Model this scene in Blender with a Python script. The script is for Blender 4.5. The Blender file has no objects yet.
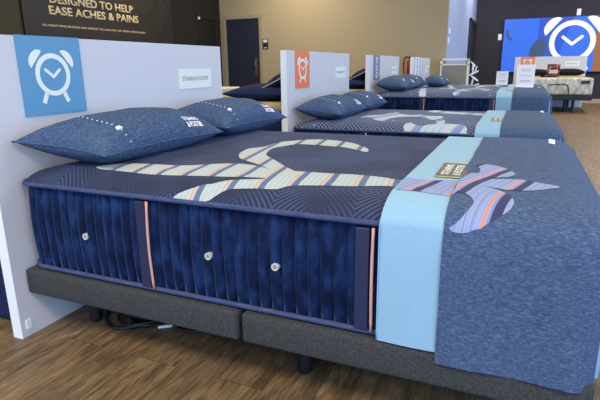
import bpy, bmesh, math, random
from mathutils import Vector, Matrix
from mathutils.bvhtree import BVHTree
from mathutils.geometry import delaunay_2d_cdt
random.seed(7)
S = bpy.context.scene
COL = S.collection
PI = math.pi

# ------------------------------------------------------------------ materials
def srgb(r, g, b):
    f = lambda c: (c/255/12.92) if c/255 <= .04045 else ((c/255+.055)/1.055)**2.4
    return (f(r), f(g), f(b), 1)
def new_mat(name, col, rough=.6, metal=0, spec=.5):
    m = bpy.data.materials.new(name); m.use_nodes = True
    b = m.node_tree.nodes['Principled BSDF']
    b.inputs['Base Color'].default_value = srgb(*col)
    b.inputs['Roughness'].default_value = rough
    b.inputs['Metallic'].default_value = metal
    b.inputs['Specular IOR Level'].default_value = spec
    return m
class NT:
    def __init__(s, m):
        s.n = m.node_tree.nodes; s.l = m.node_tree.links; s.b = s.n['Principled BSDF']
    def node(s, t, **k):
        x = s.n.new(t)
        for a, v in k.items(): setattr(x, a, v)
        return x
    def coord(s, scale=(1,1,1), rot=(0,0,0), out='Object'):
        tc = s.node('ShaderNodeTexCoord'); mp = s.node('ShaderNodeMapping')
        mp.inputs['Scale'].default_value = scale; mp.inputs['Rotation'].default_value = rot
        s.l.new(tc.outputs[out], mp.inputs['Vector']); return mp.outputs[0]
    def noise(s, vec, scale, detail=3, rough=.5, dist=0):
        n = s.node('ShaderNodeTexNoise'); n.inputs['Scale'].default_value = scale
        n.inputs['Detail'].default_value = detail; n.inputs['Roughness'].default_value = rough
        n.inputs['Distortion'].default_value = dist
        s.l.new(vec, n.inputs['Vector']); return n.outputs[0]
    def ramp(s, fac, stops, interp='LINEAR'):
        r = s.node('ShaderNodeValToRGB'); r.color_ramp.interpolation = interp
        e = r.color_ramp.elements
        while len(e) < len(stops): e.new(.5)
        for i, (p, c) in enumerate(stops): e[i].position = p; e[i].color = srgb(*c) if len(c) == 3 else c
        s.l.new(fac, r.inputs[0]); return r.outputs[0]
    def math(s, op, a, b=None, c=None):
        m = s.node('ShaderNodeMath', operation=op)
        for i, v in enumerate((a, b, c)):
            if v is None: continue
            if isinstance(v, (int, float)): m.inputs[i].default_value = v
            else: s.l.new(v, m.inputs[i])
        return m.outputs[0]
    def bump(s, h, strength=.3, dist=.002):
        b = s.node('ShaderNodeBump'); b.inputs['Strength'].default_value = strength
        b.inputs['Distance'].default_value = dist
        s.l.new(h, b.inputs['Height']); s.l.new(b.outputs[0], s.b.inputs['Normal'])
    def mix(s, f, a, b):
        m = s.node('ShaderNodeMix', data_type='RGBA')
        for sock, v in ((m.inputs[0], f), (m.inputs[6], a), (m.inputs[7], b)):
            if isinstance(v, (int, float)): sock.default_value = v
            elif isinstance(v, tuple): sock.default_value = srgb(*v) if len(v) == 3 else v
            else: s.l.new(v, sock)
        return m.outputs[2]
    def color(s, c): s.l.new(c, s.b.inputs['Base Color'])

def heather(name, dark, mid, light, scale=(18, 95, 95), sc=6, rough=.9, bump=.35):
    m = new_mat(name, mid, rough, spec=.15); t = NT(m)
    v = t.coord(scale); n = t.noise(v, sc/6, 4, .65)
    v2 = t.coord((250, 250, 250)); n2 = t.noise(v2, 1, 2)
    k = t.math('ADD', t.math('MULTIPLY', n, .8), t.math('MULTIPLY', n2, .2))
    t.color(t.ramp(k, [(.3, dark), (.5, mid), (.7, light)]))
    t.bump(k, bump, .002); return m
M = {}
M['denim'] = heather('denim_heather', (45, 59, 86), (70, 89, 120), (100, 121, 153), (80, 230, 230))
M['pillow'] = heather('pillow_chambray', (44, 60, 88), (66, 86, 116), (98, 118, 146), (150, 50, 150))
M['band'] = heather('sky_blue_knit', (136, 175, 200), (142, 181, 205), (148, 186, 210), (200, 200, 200), 6, .85, .15)
M['base'] = heather('grey_upholstery', (44, 46, 47), (62, 64, 65), (80, 81, 81), (140, 140, 140), 6, .95, .4)
M['board'] = new_mat('white_laminate', (206, 204, 206), .45)
M['edge'] = new_mat('white_edge_band', (236, 240, 240), .4)
M['black'] = new_mat('black_plastic', (20, 20, 23), .4)
M['cable'] = new_mat('black_cable', (14, 14, 16), .35)
M['white'] = new_mat('white_plastic', (236, 238, 240), .4)
M['card'] = new_mat('cream_card', (228, 232, 222), .6)
M['ink'] = new_mat('grey_ink', (108, 112, 112), .7)
M['posterblue'] = new_mat('blue_poster', (92, 148, 184), .5)
M['posterorange'] = new_mat('orange_poster', (232, 124, 72), .5)
M['postergrey'] = new_mat('slate_poster', (120, 128, 150), .5)
M['icon'] = new_mat('icon_white', (232, 236, 226), .5)
M['metal'] = new_mat('brushed_steel', (214, 212, 206), .35, .2)
M['thread'] = new_mat('white_thread', (238, 240, 244), .7)
M['coral'] = new_mat('coral_piping', (214, 158, 150), .7)
M['tape'] = heather('slate_edge_tape', (52, 62, 96), (64, 76, 112), (80, 92, 128), (20, 20, 200), 6, .7, .2)
M['strip'] = new_mat('navy_satin_strip', (34, 42, 74), .45)
M['gold'] = new_mat('gold_cord', (196, 172, 116), .5)
M['tanfab'] = heather('tan_ticking', (150, 130, 92), (180, 158, 112), (204, 184, 140), (60, 60, 60))
M['creamfab'] = heather('cream_ticking', (190, 186, 168), (210, 206, 188), (226, 222, 206), (60, 60, 60))
M['navyfab'] = heather('navy_bedding', (20, 28, 56), (30, 40, 74), (46, 58, 96), (60, 60, 60))
M['tuft'] = new_mat('pink_tuft', (206, 170, 170), .8)
M['gunmetal'] = new_mat('label_black', (48, 46, 44), .5)
M['brass'] = new_mat('aged_brass', (150, 118, 72), .35, .7)
M['red'] = new_mat('extinguisher_red', (176, 28, 26), .35)

# velvet side wall
m = M['velvet'] = new_mat('navy_velvet', (16, 30, 78), .8, spec=.1); t = NT(m)
n = t.noise(t.coord((9, 9, 4)), 2.2, 4, .6, .4)
t.color(t.ramp(n, [(.36, (10, 21, 48)), (.5, (17, 33, 68)), (.66, (30, 54, 98))]))
t.b.inputs['Sheen Weight'].default_value = .6; t.b.inputs['Sheen Roughness'].default_value = .35
t.b.inputs['Sheen Tint'].default_value = srgb(120, 150, 210)
t.bump(n, .35, .005)

# quilted mattress top: concentric diamonds stitched in a paler thread
def quilt(name, base, line, faint, freq=13.0, lo=60):
    m = new_mat(name, base, .85, spec=.2); t = NT(m)
    co = t.coord((1, 1, 1)); sp = t.node('ShaderNodeSeparateXYZ'); t.l.new(co, sp.inputs[0])
    P = .26
    def tri(sock, off):
        a = t.math('DIVIDE', t.math('ADD', sock, off), P)
        return t.math('ABSOLUTE', t.math('SUBTRACT', t.math('FRACT', a), .5))
    ax, ay = tri(sp.outputs[0], .05), tri(sp.outputs[1], .02)
    dsum = t.math('ADD', ax, ay)
    wob = t.noise(t.coord((3, 3, 3)), 1.0, 2)
    k = t.math('FRACT', t.math('MULTIPLY', dsum, freq))
    ln = t.math('SUBTRACT', 1, t.math('MULTIPLY', t.math('ABSOLUTE', t.math('SUBTRACT', k, .5)), 4.2))
    ln = t.math('MAXIMUM', ln, 0)
    patch = t.ramp(wob, [(.42, (lo, lo, lo)), (.56, (255, 255, 255))])
    lnp = t.math('MULTIPLY', ln, patch)
    grain = t.noise(t.coord((220, 220, 220)), 1, 2)
    b2 = t.mix(grain, base, faint)
    t.color(t.mix(t.math('MULTIPLY', lnp, .8), b2, line))
    t.bump(lnp, .5, .003)
    t.b.inputs['Sheen Weight'].default_value = .10; t.b.inputs['Sheen Roughness'].default_value = .4; t.b.inputs['Sheen Tint'].default_value = srgb(150, 175, 220)
    return m
M['quilt'] = quilt('quilted_navy_top', (36, 41, 62), (82, 100, 142), (49, 55, 78))
M['quilt2'] = quilt('bright_quilted_navy_top', (36, 46, 78), (160, 178, 206), (56, 68, 100), 8.0, 225)

# striped print used for the whale
def stripes(name, base, base2, slate, orange, per, skew, ycurve):
    m = new_mat(name, base, .8, spec=.2); t = NT(m)
    sp = t.node('ShaderNodeSeparateXYZ'); t.l.new(t.coord(), sp.inputs[0])
    x, y = sp.outputs[0], sp.outputs[1]
    u = t.math('ADD', x, t.math('MULTIPLY', y, skew))
    u = t.math('ADD', u, t.math('MULTIPLY', t.math('MULTIPLY', y, y), ycurve))
    k = t.math('FRACT', t.math('DIVIDE', t.math('ADD', u, 5.0), per))
    c = t.ramp(k, [(0, slate), (.20, base), (.32, base2), (.35, base), (.5, base2), (.53, base), (.66, base2), (.70, base), (.84, orange), (.91, base), (.95, base2)], 'CONSTANT')
    fine = t.math('FRACT', t.math('MULTIPLY', u, 110))
    fine = t.math('MULTIPLY', t.math('GREATER_THAN', fine, .65), .12)
    t.color(t.mix(fine, c, slate)); return m
M['whale'] = stripes('whale_stripes', (178, 190, 190), (160, 174, 180), (92, 108, 138), (208, 154, 130), .108, .16, .0)
M['tail'] = stripes('tail_stripes', (142, 158, 196), (122, 140, 184), (60, 62, 98), (226, 136, 114), .125, -.16, -.25)
M['pale'] = stripes('pale_sea_print', (176, 192, 204), (150, 172, 198), (120, 142, 180), (196, 186, 184), .3, -.4, .1)

# vinyl plank floor
m = M['floor'] = new_mat('walnut_vinyl_plank', (110, 90, 76), .42, spec=.3); t = NT(m)
tc = t.coord((1, 1, 1), (0, 0, PI/2))
br = t.node('ShaderNodeTexBrick'); t.l.new(tc, br.inputs['Vector'])
br.inputs['Scale'].default_value = 1; br.inputs['Brick Width'].default_value = 1.22; br.inputs['Row Height'].default_value = .18
br.inputs['Mortar Size'].default_value = .0016; br.offset = .37; br.inputs['Bias'].default_value = 0
br.inputs['Color1'].default_value = (0, 0, 0, 1); br.inputs['Color2'].default_value = (1, 1, 1, 1); br.inputs['Mortar'].default_value = (.5, .5, .5, 1)
sep = t.node('ShaderNodeSeparateColor'); t.l.new(br.outputs['Color'], sep.inputs[0]); rnd = sep.outputs[0]
add = t.node('ShaderNodeVectorMath', operation='ADD'); cmb = t.node('ShaderNodeCombineXYZ')
t.l.new(t.math('MULTIPLY', rnd, 37), cmb.inputs[0]); t.l.new(t.math('MULTIPLY', rnd, 11), cmb.inputs[1])
base = t.coord((9, 1.6, 1)); t.l.new(base, add.inputs[0]); t.l.new(cmb.outputs[0], add.inputs[1])
g1 = t.noise(add.outputs[0], 1.6, 8, .62, 2.2)
add2 = t.node('ShaderNodeVectorMath', operation='ADD'); t.l.new(t.coord((75, 5, 1)), add2.inputs[0]); t.l.new(cmb.outputs[0], add2.inputs[1])
g2 = t.noise(add2.outputs[0], 1.4, 5, .7, 1.0)
gr = t.math('ADD', t.math('MULTIPLY', g1, .52), t.math('MULTIPLY', g2, .48))
c = t.ramp(gr, [(.30, (50, 39, 29)), (.43, (88, 71, 51)), (.52, (121, 100, 73)), (.61, (144, 122, 92)), (.72, (200, 184, 152))])
tint = t.mix(t.math('MULTIPLY', rnd, .22), c, (70, 58, 48))
t.color(t.mix(br.outputs['Fac'], tint, (70, 58, 48))); t.bump(gr, .15, .002)

def wallmat(name, col, rough=.85):
    m = new_mat(name, col, rough, spec=.25); t = NT(m); n = t.noise(t.coord((40, 40, 40)), 4, 3)
    t.bump(n, .08, .002); return m
M['tanwall'] = wallmat('tan_wall_paint', (182, 166, 132))
M['darkwall'] = wallmat('charcoal_wall_paint', (38, 35, 33))
M['olive'] = wallmat('olive_wall_paint', (72, 66, 50))
M['greywall'] = wallmat('blue_grey_wall_paint', (150, 164, 196))
M['screenwall'] = wallmat('near_black_wall_paint', (50, 49, 58))
M['ceil'] = wallmat('white_ceiling_paint', (225, 225, 220))
M['beige'] = wallmat('beige_trim_paint', (170, 156, 126), .5)
M['navydoor'] = new_mat('navy_door_paint', (38, 43, 62), .5)
M['signblack'] = new_mat('espresso_sign_board', (33, 27, 25), .5)
M['line'] = new_mat('engraved_line', (20, 17, 16), .6)
M['goldletter'] = new_mat('cream_gold_letters', (232, 208, 160), .5)
M['cartframe'] = new_mat('white_metal_tube', (236, 234, 222), .4)
M['cartpanel'] = heather('grey_mesh_panel', (130, 128, 114), (146, 144, 130), (160, 158, 144), (60, 60, 60))
m = M['knit'] = new_mat('cream_knit_mattress', (190, 190, 176), .9); t = NT(m)
vo = t.node('ShaderNodeTexVoronoi'); vo.inputs['Scale'].default_value = 8; t.l.new(t.coord((1.6, 1.6, 1)), vo.inputs['Vector'])
t.color(t.ramp(vo.outputs[0], [(0, (216, 214, 198)), (.5, (186, 186, 172)), (.9, (150, 152, 142))])); t.bump(vo.outputs[0], .6, .01)
def emis(name, col, st=1.0):
    m = new_mat(name, (0, 0, 0), .4)
    b = m.node_tree.nodes['Principled BSDF']; b.inputs['Emission Color'].default_value = srgb(*col); b.inputs['Emission Strength'].default_value = st
    return m
SE = 1.15
M['scr_blue'] = emis('screen_blue', (44, 104, 226), SE)
M['scr_deep'] = emis('screen_deep_blue', (34, 78, 200), SE)
M['scr_white'] = emis('screen_white', (240, 248, 240), SE)
M['scr_slate'] = emis('screen_slate', (54, 76, 110), SE)
M['scr_orange'] = emis('screen_amber', (150, 96, 46), SE)
M['lamp'] = emis('lamp_diffuser', (255, 236, 205), 9)

# ------------------------------------------------------------------ mesh helpers
def mesh_obj(name, bm, mat, parent=None, smooth=False, loc=None):
    me = bpy.data.meshes.new(name)
    bmesh.ops.recalc_face_normals(bm, faces=bm.faces[:]) if len(bm.faces) else None
    bm.to_mesh(me); bm.free()
    if mat is not None: me.materials.append(mat)
    if smooth:
        for p in me.polygons: p.use_smooth = True
    o = bpy.data.objects.new(name, me); COL.objects.link(o)
    if parent: o.parent = parent
    if loc: o.location = loc
    return o
def thing(name, label, cat, loc=(0, 0, 0), group=None):
    o = bpy.data.objects.new(name, None); COL.objects.link(o); o.location = loc
    o.empty_display_size = .1
    return tag(o, label, cat, group)
def tag(o, label, cat, group=None):
    o['label'] = label; o['category'] = cat
    if group: o['group'] = group
    return o
def struct(name, bm, mat, parent=None):
    o = mesh_obj(name, bm, mat, parent)
    if not parent: o['kind'] = 'structure'
    return o
def kids(o): return [c for c in bpy.data.objects if c.parent == o]
def copy_tree(o, parent=None):
    c = o.copy(); COL.objects.link(c)
    if parent: c.parent = parent
    for k in kids(o): copy_tree(k, c)
    return c
def add_box(bm, a, b, bev=0, seg=2):
    r = bmesh.ops.create_cube(bm, size=1)
    vs = r['verts']
    for v in vs:
        v.co = Vector(((a[i]+b[i])/2 + v.co[i]*(b[i]-a[i]) for i in range(3)))
    if bev:
        es = list({e for v in vs for e in v.link_edges})
        bmesh.ops.bevel(bm, geom=es, offset=bev, segments=seg, profile=.5, affect='EDGES')
    return bm
def BX(a, b, bev=0, seg=2): return add_box(bmesh.new(), a, b, bev, seg)
def add_tube(bm, pts, r, n=8, closed=False, caps=True):
    pts = [Vector(p) for p in pts]; rings = []
    N = len(pts); prev = None
    for i, p in enumerate(pts):
        if closed: d = pts[(i+1) % N]-pts[i-1]
        else: d = pts[min(i+1, N-1)]-pts[max(i-1, 0)]
        d.normalize()
        if prev is None:
            up = Vector((0, 0, 1)) if abs(d.z) < .9 else Vector((1, 0, 0))
            a = d.cross(up).normalized()
        else:
            a = (prev - d*prev.dot(d)).normalized()
        prev = a; b = d.cross(a)
        rr = r[i] if isinstance(r, (list, tuple)) else r
        rings.append([bm.verts.new(p + (a*math.cos(2*PI*k/n)+b*math.sin(2*PI*k/n))*rr) for k in range(n)])
    for i in range(N if closed else N-1):
        A, B = rings[i], rings[(i+1) % N]
        for k in range(n): bm.faces.new((A[k], A[(k+1) % n], B[(k+1) % n], B[k]))
    if not closed and caps:
        bm.faces.new(rings[0][::-1]); bm.faces.new(rings[-1])
    return bm
def TB(pts, r, n=8, closed=False): return add_tube(bmesh.new(), pts, r, n, closed)
def catmull(P, n=6, closed=False):
    P = [Vector(p) for p in P]; out = []; N = len(P)
    for i in range(N if closed else N-1):
        if closed: a, b, c, d = P[i-1], P[i], P[(i+1) % N], P[(i+2) % N]
        else: a, b, c, d = P[max(i-1, 0)], P[i], P[i+1], P[min(i+2, N-1)]
        for k in range(n):
            t = k/n
            out.append(.5*((2*b)+(c-a)*t+(2*a-5*b+4*c-d)*t*t+(3*b-3*c+d-a)*t**3))
    if not closed: out.append(P[-1])
    return out

# flat shapes on a plane: origin o, axes ex, ey; thickness along their normal
class Plane:
    def __init__(s, o, ex, ey):
        s.o, s.ex, s.ey = Vector(o), Vector(ex).normalized(), Vector(ey).normalized(); s.n = s.ex.cross(s.ey)
    def P(s, u, v, h=0): return s.o + s.ex*u + s.ey*v + s.n*h
def add_prism(bm, pl, poly, h0, h1):
    a = [bm.verts.new(pl.P(u, v, h0)) for u, v in poly]; b = [bm.verts.new(pl.P(u, v, h1)) for u, v in poly]
    bm.faces.new(a[::-1]); bm.faces.new(b)
    for i in range(len(a)): j = (i+1) % len(a); bm.faces.new((a[i], a[j], b[j], b[i]))
def add_ring(bm, pl, cu, cv, r0, r1, h0, h1, n=48):
    q = []
    for k in range(n):
        c, s = math.cos(2*PI*k/n), math.sin(2*PI*k/n)
        q.append([bm.verts.new(pl.P(cu+r*c, cv+r*s, h)) for r, h in ((r0, h0), (r0, h1), (r1, h1), (r1, h0))])
    for k in range(n):
        A, B = q[k], q[(k+1) % n]
        for j in range(4): bm.faces.new((A[j], A[(j+1) % 4], B[(j+1) % 4], B[j]))
def stroke(p, q, w):
    d = Vector((q[0]-p[0], q[1]-p[1])).normalized(); nx, ny = -d.y*w/2, d.x*w/2
    out = []
    for k in range(7):
        a = math.atan2(ny, nx)-PI*k/6; out.append((q[0]+math.cos(a)*w/2, q[1]+math.sin(a)*w/2))
    for k in range(7):
        a = math.atan2(-ny, -nx)-PI*k/6; out.append((p[0]+math.cos(a)*w/2, p[1]+math.sin(a)*w/2))
    return out[::-1]
def clock_icon(pl, cu, cv, R, h0, h1, legs=True, mat=None, parent=None):
    bm = bmesh.new()
    add_ring(bm, pl, cu, cv, R*.77, R, h0, h1)
    for s in (-1, 1):       # bells: circular segments above the ring at each side
        th = PI/2+s*.875; c, sn = math.cos(th), math.sin(th)
        pts = []
        for k in range(17):
            a = -PI/2+PI*k/16
            lx, ly = math.cos(a)*R*.37, math.sin(a)*R*.50
            pts.append((cu+c*(R*1.11+lx)-sn*ly, cv+sn*(R*1.11+lx)+c*ly))
        add_prism(bm, pl, pts, h0, h1)
    w = R*.14
    for p, q in (((-.42, .24), (0, -.1)), ((0, -.1), (.40, .24))):
        add_prism(bm, pl, stroke((cu+p[0]*R, cv+p[1]*R), (cu+q[0]*R, cv+q[1]*R), w), h0, h1 - (.0 if p[0] else .0001))
    if legs:
        for s in (-1, 1):
            x0, y0, x1, y1 = s*.5, -.84, s*.72, -1.32; d = Vector((x1-x0, y1-y0)).normalized(); nx, ny = -d.y*.11, d.x*.11
            pts = [(x0+nx, y0+ny), (x0-nx, y0-ny), (x1-nx, y1-ny), (x1+nx, y1+ny)]
            add_prism(bm, pl, [(cu+a*R, cv+b*R) for a, b in pts], h0, h1)
    return mesh_obj('clock_icon', bm, mat or M['icon'], parent)
def lettering(text, pl, u0, v0, width, cap, mat, parent, h=.001, lift=.0005, bold=0.0, name='lettering', lines_gap=1.0):
    cu = bpy.data.curves.new('text_curve', 'FONT'); cu.body = text; cu.size = 1; cu.offset = bold; cu.extrude = 0; cu.resolution_u = 3
    cu.space_line = lines_gap
    tmp = bpy.data.objects.new('text_source', cu); COL.objects.link(tmp)
    dg = bpy.context.evaluated_depsgraph_get(); me = bpy.data.meshes.new_from_object(tmp.evaluated_get(dg))
    bpy.data.objects.remove(tmp); bpy.data.curves.remove(cu)
    xs = [v.co.x for v in me.vertices]; ys = [v.co.y for v in me.vertices]
    bm = bmesh.new(); bm.from_mesh(me); bpy.data.meshes.remove(me)
    sx = width/(max(xs)-min(xs)); sy = cap/(max(ys)-min(ys)); x0, y0 = min(xs), min(ys)
    for v in bm.verts: v.co = pl.P(u0+(v.co.x-x0)*sx, v0+(v.co.y-y0)*sy, lift)
    r = bmesh.ops.extrude_face_region(bm, geom=bm.faces[:])
    for v in [g for g in r['geom'] if isinstance(g, bmesh.types.BMVert)]: v.co += pl.n*h
    me2 = bpy.data.meshes.new(name); bm.to_mesh(me2); bm.free(); me2.materials.append(mat)
    o = bpy.data.objects.new(name, me2); COL.objects.link(o); o.parent = parent
    return o

# ------------------------------------------------------------------ mattress
ML, MW, ZS, ZT, ZB = 2.03, 1.475, .65, .714, .305
def rrect(x0, x1, y0, y1, r, n):
    """n points evenly along a rounded rectangle with outward normals"""
    segs = []
    Lx, Ly = (x1-x0-2*r), (y1-y0-2*r); arc = PI*r/2; per = 2*(Lx+Ly)+4*arc
    out = []
    for i in range(n):
        s = per*i/n; a = 0
        for kind, ln, p, d in (('l', Lx, (x0+r, y0), (1, 0)), ('a', arc, (x1-r, y0+r), -PI/2), ('l', Ly, (x1, y0+r), (0, 1)), ('a', arc, (x1-r, y1-r), 0),
                               ('l', Lx, (x1-r, y1), (-1, 0)), ('a', arc, (x0+r, y1-r), PI/2), ('l', Ly, (x0, y1-r), (0, -1)), ('a', arc, (x0+r, y0+r), PI)):
            if s < ln or (kind == 'a' and d == PI):
                if kind == 'l': out.append((p[0]+d[0]*s, p[1]+d[1]*s, d[1], -d[0]))
                else:
                    th = d+s/r; out.append((p[0]+r*math.cos(th), p[1]+r*math.sin(th), math.cos(th), math.sin(th)))
                break
            s -= ln
    return out, per
def ztop(d, ze=ZS+.003, zt=ZT):
    q = min(max(d, 0), .16)/.16
    return ze + (zt-ze)*max(0, 1-(1-q)**2)**.72
def rings_bm(rings, cap0=False, cap1=False):
    bm = bmesh.new(); R = [[bm.verts.new(p) for p in r] for r in rings]; n = len(R[0])
    for a, b in zip(R, R[1:]):
        for i in range(n): bm.faces.new((a[i], a[(i+1) % n], b[(i+1) % n], b[i]))
    if cap0: bm.faces.new(R[0][::-1])
    if cap1: bm.faces.new(R[-1])
    return bm
def make_mattress(label, quiltmat, tufts=()):
    root = thing('mattress', label, 'mattress', (0, 0, 0), 'display mattresses in the near row')
    pitch = .0424; n0 = 160*8
    pts, per = rrect(0, ML, 0, MW, .07, n0); k = per/160
    rings = []
    for j in range(9):
        tz = j/8; z = ZB+(ZS-ZB)*tz; bul = .010*math.sin(PI*tz)
        ring = []
        for i, (x, y, nx, ny) in enumerate(pts):
            ph = (i/8) % 1
            off = -.020 + bul + .017*abs(math.sin(PI*ph))**.55
            ring.append((x+nx*off, y+ny*off, z))
        rings.append(ring)
    mesh_obj('side_panel', rings_bm(rings, True, False), M['velvet'], root, True)
    n1 = 360; rings = []
    for d in (0, .004, .010, .018, .028, .04, .055, .07, .09, .12, .16, .22, .32, .48, .66):
        p, _ = rrect(-.006+d, ML+.006-d, -.006+d, MW+.006-d, max(.07-d, .01), n1)
        z = ztop(d)
        rings.append([(x, y, z + (0.003*math.sin(x*21+1)*math.sin(y*19) if d > .15 else 0)) for x, y, _, _ in p])
    top = mesh_obj('quilted_top', rings_bm(rings, False, True), quiltmat, root, True)
    p, _ = rrect(-.008, ML+.008, -.008, MW+.008, .075, 180)
    mesh_obj('top_edge_tape', TB([(x, y, ZS+.003) for x, y, _, _ in p], .009, 8, True), M['tape'], root, True)
    p, _ = rrect(-.004, ML+.004, -.004, MW+.004, .075, 180)
    mesh_obj('bottom_piping', TB([(x, y, ZB+.006) for x, y, _, _ in p], .009, 8, True), M['tape'], root, True)
    for x0 in (.590, 1.394):
        mesh_obj('handle_strip', BX((x0, -.016, ZB+.012), (x0+.042, .002, ZS-.012), .003), M['strip'], root)
        zz = [ZB+.01+(ZS-.02-ZB)*i/10 for i in range(11)]
        mesh_obj('piping', TB([(x0+.053, -.013-.008*math.sin(PI*i/10), z) for i, z in enumerate(zz)], .0048, 8), M['coral'], root, True)
    for x0 in (.333, .881, 1.131):
        bm = bmesh.new(); pl = Plane((x0, -.004, .472), (1, 0, 0), (0, 0, 1))
        add_ring(bm, pl, 0, 0, .0075, .0125, -.010, .008, 20)
        v = mesh_obj('vent_eyelet', bm, M['metal'], root)
        bm = bmesh.new(); add_prism(bm, pl, [(.0085*math.cos(a*PI/8), .0085*math.sin(a*PI/8)) for a in range(16)], -.002, .006)
        mesh_obj('vent_mesh', bm, M['cartpanel'], v)
    for (x, y) in tufts:
        bm = bmesh.new(); bmesh.ops.create_uvsphere(bm, u_segments=10, v_segments=6, radius=.012)
        for v in bm.verts: v.co = Vector((x, y, ztop(min(y, x))+.001)) + Vector((v.co.x, v.co.y, v.co.z*.5))
        mesh_obj('tuft', bm, M['tuft'], root, True)
    return root, top
def bvh_of(o): 
    me = o.data
    return BVHTree.FromPolygons([v.co.copy() for v in me.vertices], [tuple(p.vertices) for p in me.polygons])
def inside(p, poly):
    c = False; j = len(poly)-1
    for i in range(len(poly)):
        a, b = poly[i], poly[j]
        if (a[1] > p[1]) != (b[1] > p[1]) and p[0] < (b[0]-a[0])*(p[1]-a[1])/(b[1]-a[1])+a[0]: c = not c
        j = i
    return c
def print_patch(name, outline, surf, mat, parent, step=.018, lift=.0016, to3d=None, smooth=4, zg=.74):
    """a printed / applied cloth shape that follows the surface below it"""
    P = [(v.x, v.y) for v in catmull([(a, b, 0) for a, b in outline], smooth, True)]
    bnd = [Vector(p) for p in P]; nb = len(bnd); pts = list(bnd)
    x0, x1 = min(p[0] for p in P), max(p[0] for p in P); y0, y1 = min(p[1] for p in P), max(p[1] for p in P)
    a = x0
    while a < x1:
        b = y0
        while b < y1:
            if inside((a, b), P): pts.append(Vector((a, b)))
            b += step
        for b in (.004, .010, .018, .027, .037, .05, .064, .08, .1):
            if y0 < .06 and inside((a, b), P) : pts.append(Vector((a, b)))
        a += step
    vs, es, fs, *_ = delaunay_2d_cdt(pts, [], [list(range(nb))], 1, 1e-5)
    bm = bmesh.new(); V = []
    for v in vs:
        g = to3d(v.x, v.y) if to3d else Vector((v.x, v.y, ztop(max(v.y, 0))))
        loc, nor, _, _ = surf.find_nearest(g)
        if nor.z < -.01: nor = -nor
        V.append(bm.verts.new(loc+nor*lift))
    for f in fs:
        cx = sum(vs[i].x for i in f)/len(f); cy = sum(vs[i].y for i in f)/len(f)
        if inside((cx, cy), P) and len(set(f)) == len(f):
            try: bm.faces.new([V[i] for i in f])
            except ValueError: pass
    for v in [v for v in bm.verts if not v.link_faces]: bm.verts.remove(v)
    o = mesh_obj(name, bm, mat, parent, True)
    return o

FIN = [(0.684, 0.593), (0.666, 0.693), (0.706, 0.782), (0.708, 0.926), (0.774, 1.037), (0.87, 1.092), (0.972, 1.081), (1.07, 1.027), (1.162, 0.919), (1.202, 0.842), (1.203, 0.791), (1.143, 0.84), (1.07, 0.888), (0.991, 0.899), (0.909, 0.911), (0.832, 0.905), (0.787, 0.829), (0.767, 0.756), (0.791, 0.648), (0.823, 0.576), (0.885, 0.506), (0.971, 0.411), (1.047, 0.332), (1.073, 0.301), (0.983, 0.309), (0.882, 0.379), (0.795, 0.438), (0.736, 0.491)]
BODY = [(1.5, .285), (1.454, 0.293), (1.394, 0.31), (1.283, 0.322), (1.175, 0.31), (1.073, 0.301), (0.983, 0.309), (0.883, 0.353), (0.801, 0.357), (0.733, 0.332), (0.676, 0.292), (0.593, 0.249), (0.494, 0.227), (0.368, 0.215), (0.32, 0.151), (0.308, 0.122), (0.35, 0.103), (0.444, 0.102), (0.59, 0.097), (0.716, 0.109), (0.792, 0.122), (0.915, 0.142), (1.012, 0.16), (1.03, 0.148), (0.924, 0.107), (0.877, 0.071), (0.853, 0.064), (0.821, 0.041), (0.765, 0.002), (0.824, 0.0), (0.897, 0.002), (0.919, 0.014), (0.95, 0.047), (0.989, 0.058), (1.044, 0.067), (1.118, 0.075), (1.151, 0.104), (1.245, 0.13), (1.339, 0.15), (1.427, 0.182), (1.464, 0.187), (1.5, .19)]
TBODY = [(1.539, 0.290), (1.592, 0.290), (1.655, 0.285), (1.679, 0.144), (1.658, 0.105), (1.615, 0.108), (1.559, 0.120), (1.513, 0.122), (1.489, 0.130), (1.486, 0.215), (1.489, 0.285)]
TAIL = [(x, y if y > .10 else y-(.10-y)*.14) for x, y in [(1.655, 0.098), (1.657, 0.175), (1.655, 0.28), (1.665, 0.354), (1.678, 0.424), (1.701, 0.432), (1.701, 0.497), (1.676, 0.557), (1.71, 0.575), (1.757, 0.563), (1.793, 0.514), (1.815, 0.433), (1.801, 0.389), (1.765, 0.367), (1.726, 0.352), (1.736, 0.337), (1.801, 0.352), (1.845, 0.35), (1.903, 0.32), (1.94, 0.301), (1.909, 0.257), (1.845, 0.218), (1.797, 0.208), (1.751, 0.218), (1.721, 0.227), (1.765, 0.203), (1.799, 0.152), (1.817, 0.099), (1.816, 0.065), (1.802, 0.04), (1.773, 0.016), (1.731, -0.005), (1.694, -0.011), (1.668, -0.006), (1.692, 0.011), (1.709, 0.041), (1.718, 0.07), (1.703, 0.103), (1.675, 0.135)]]

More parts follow.
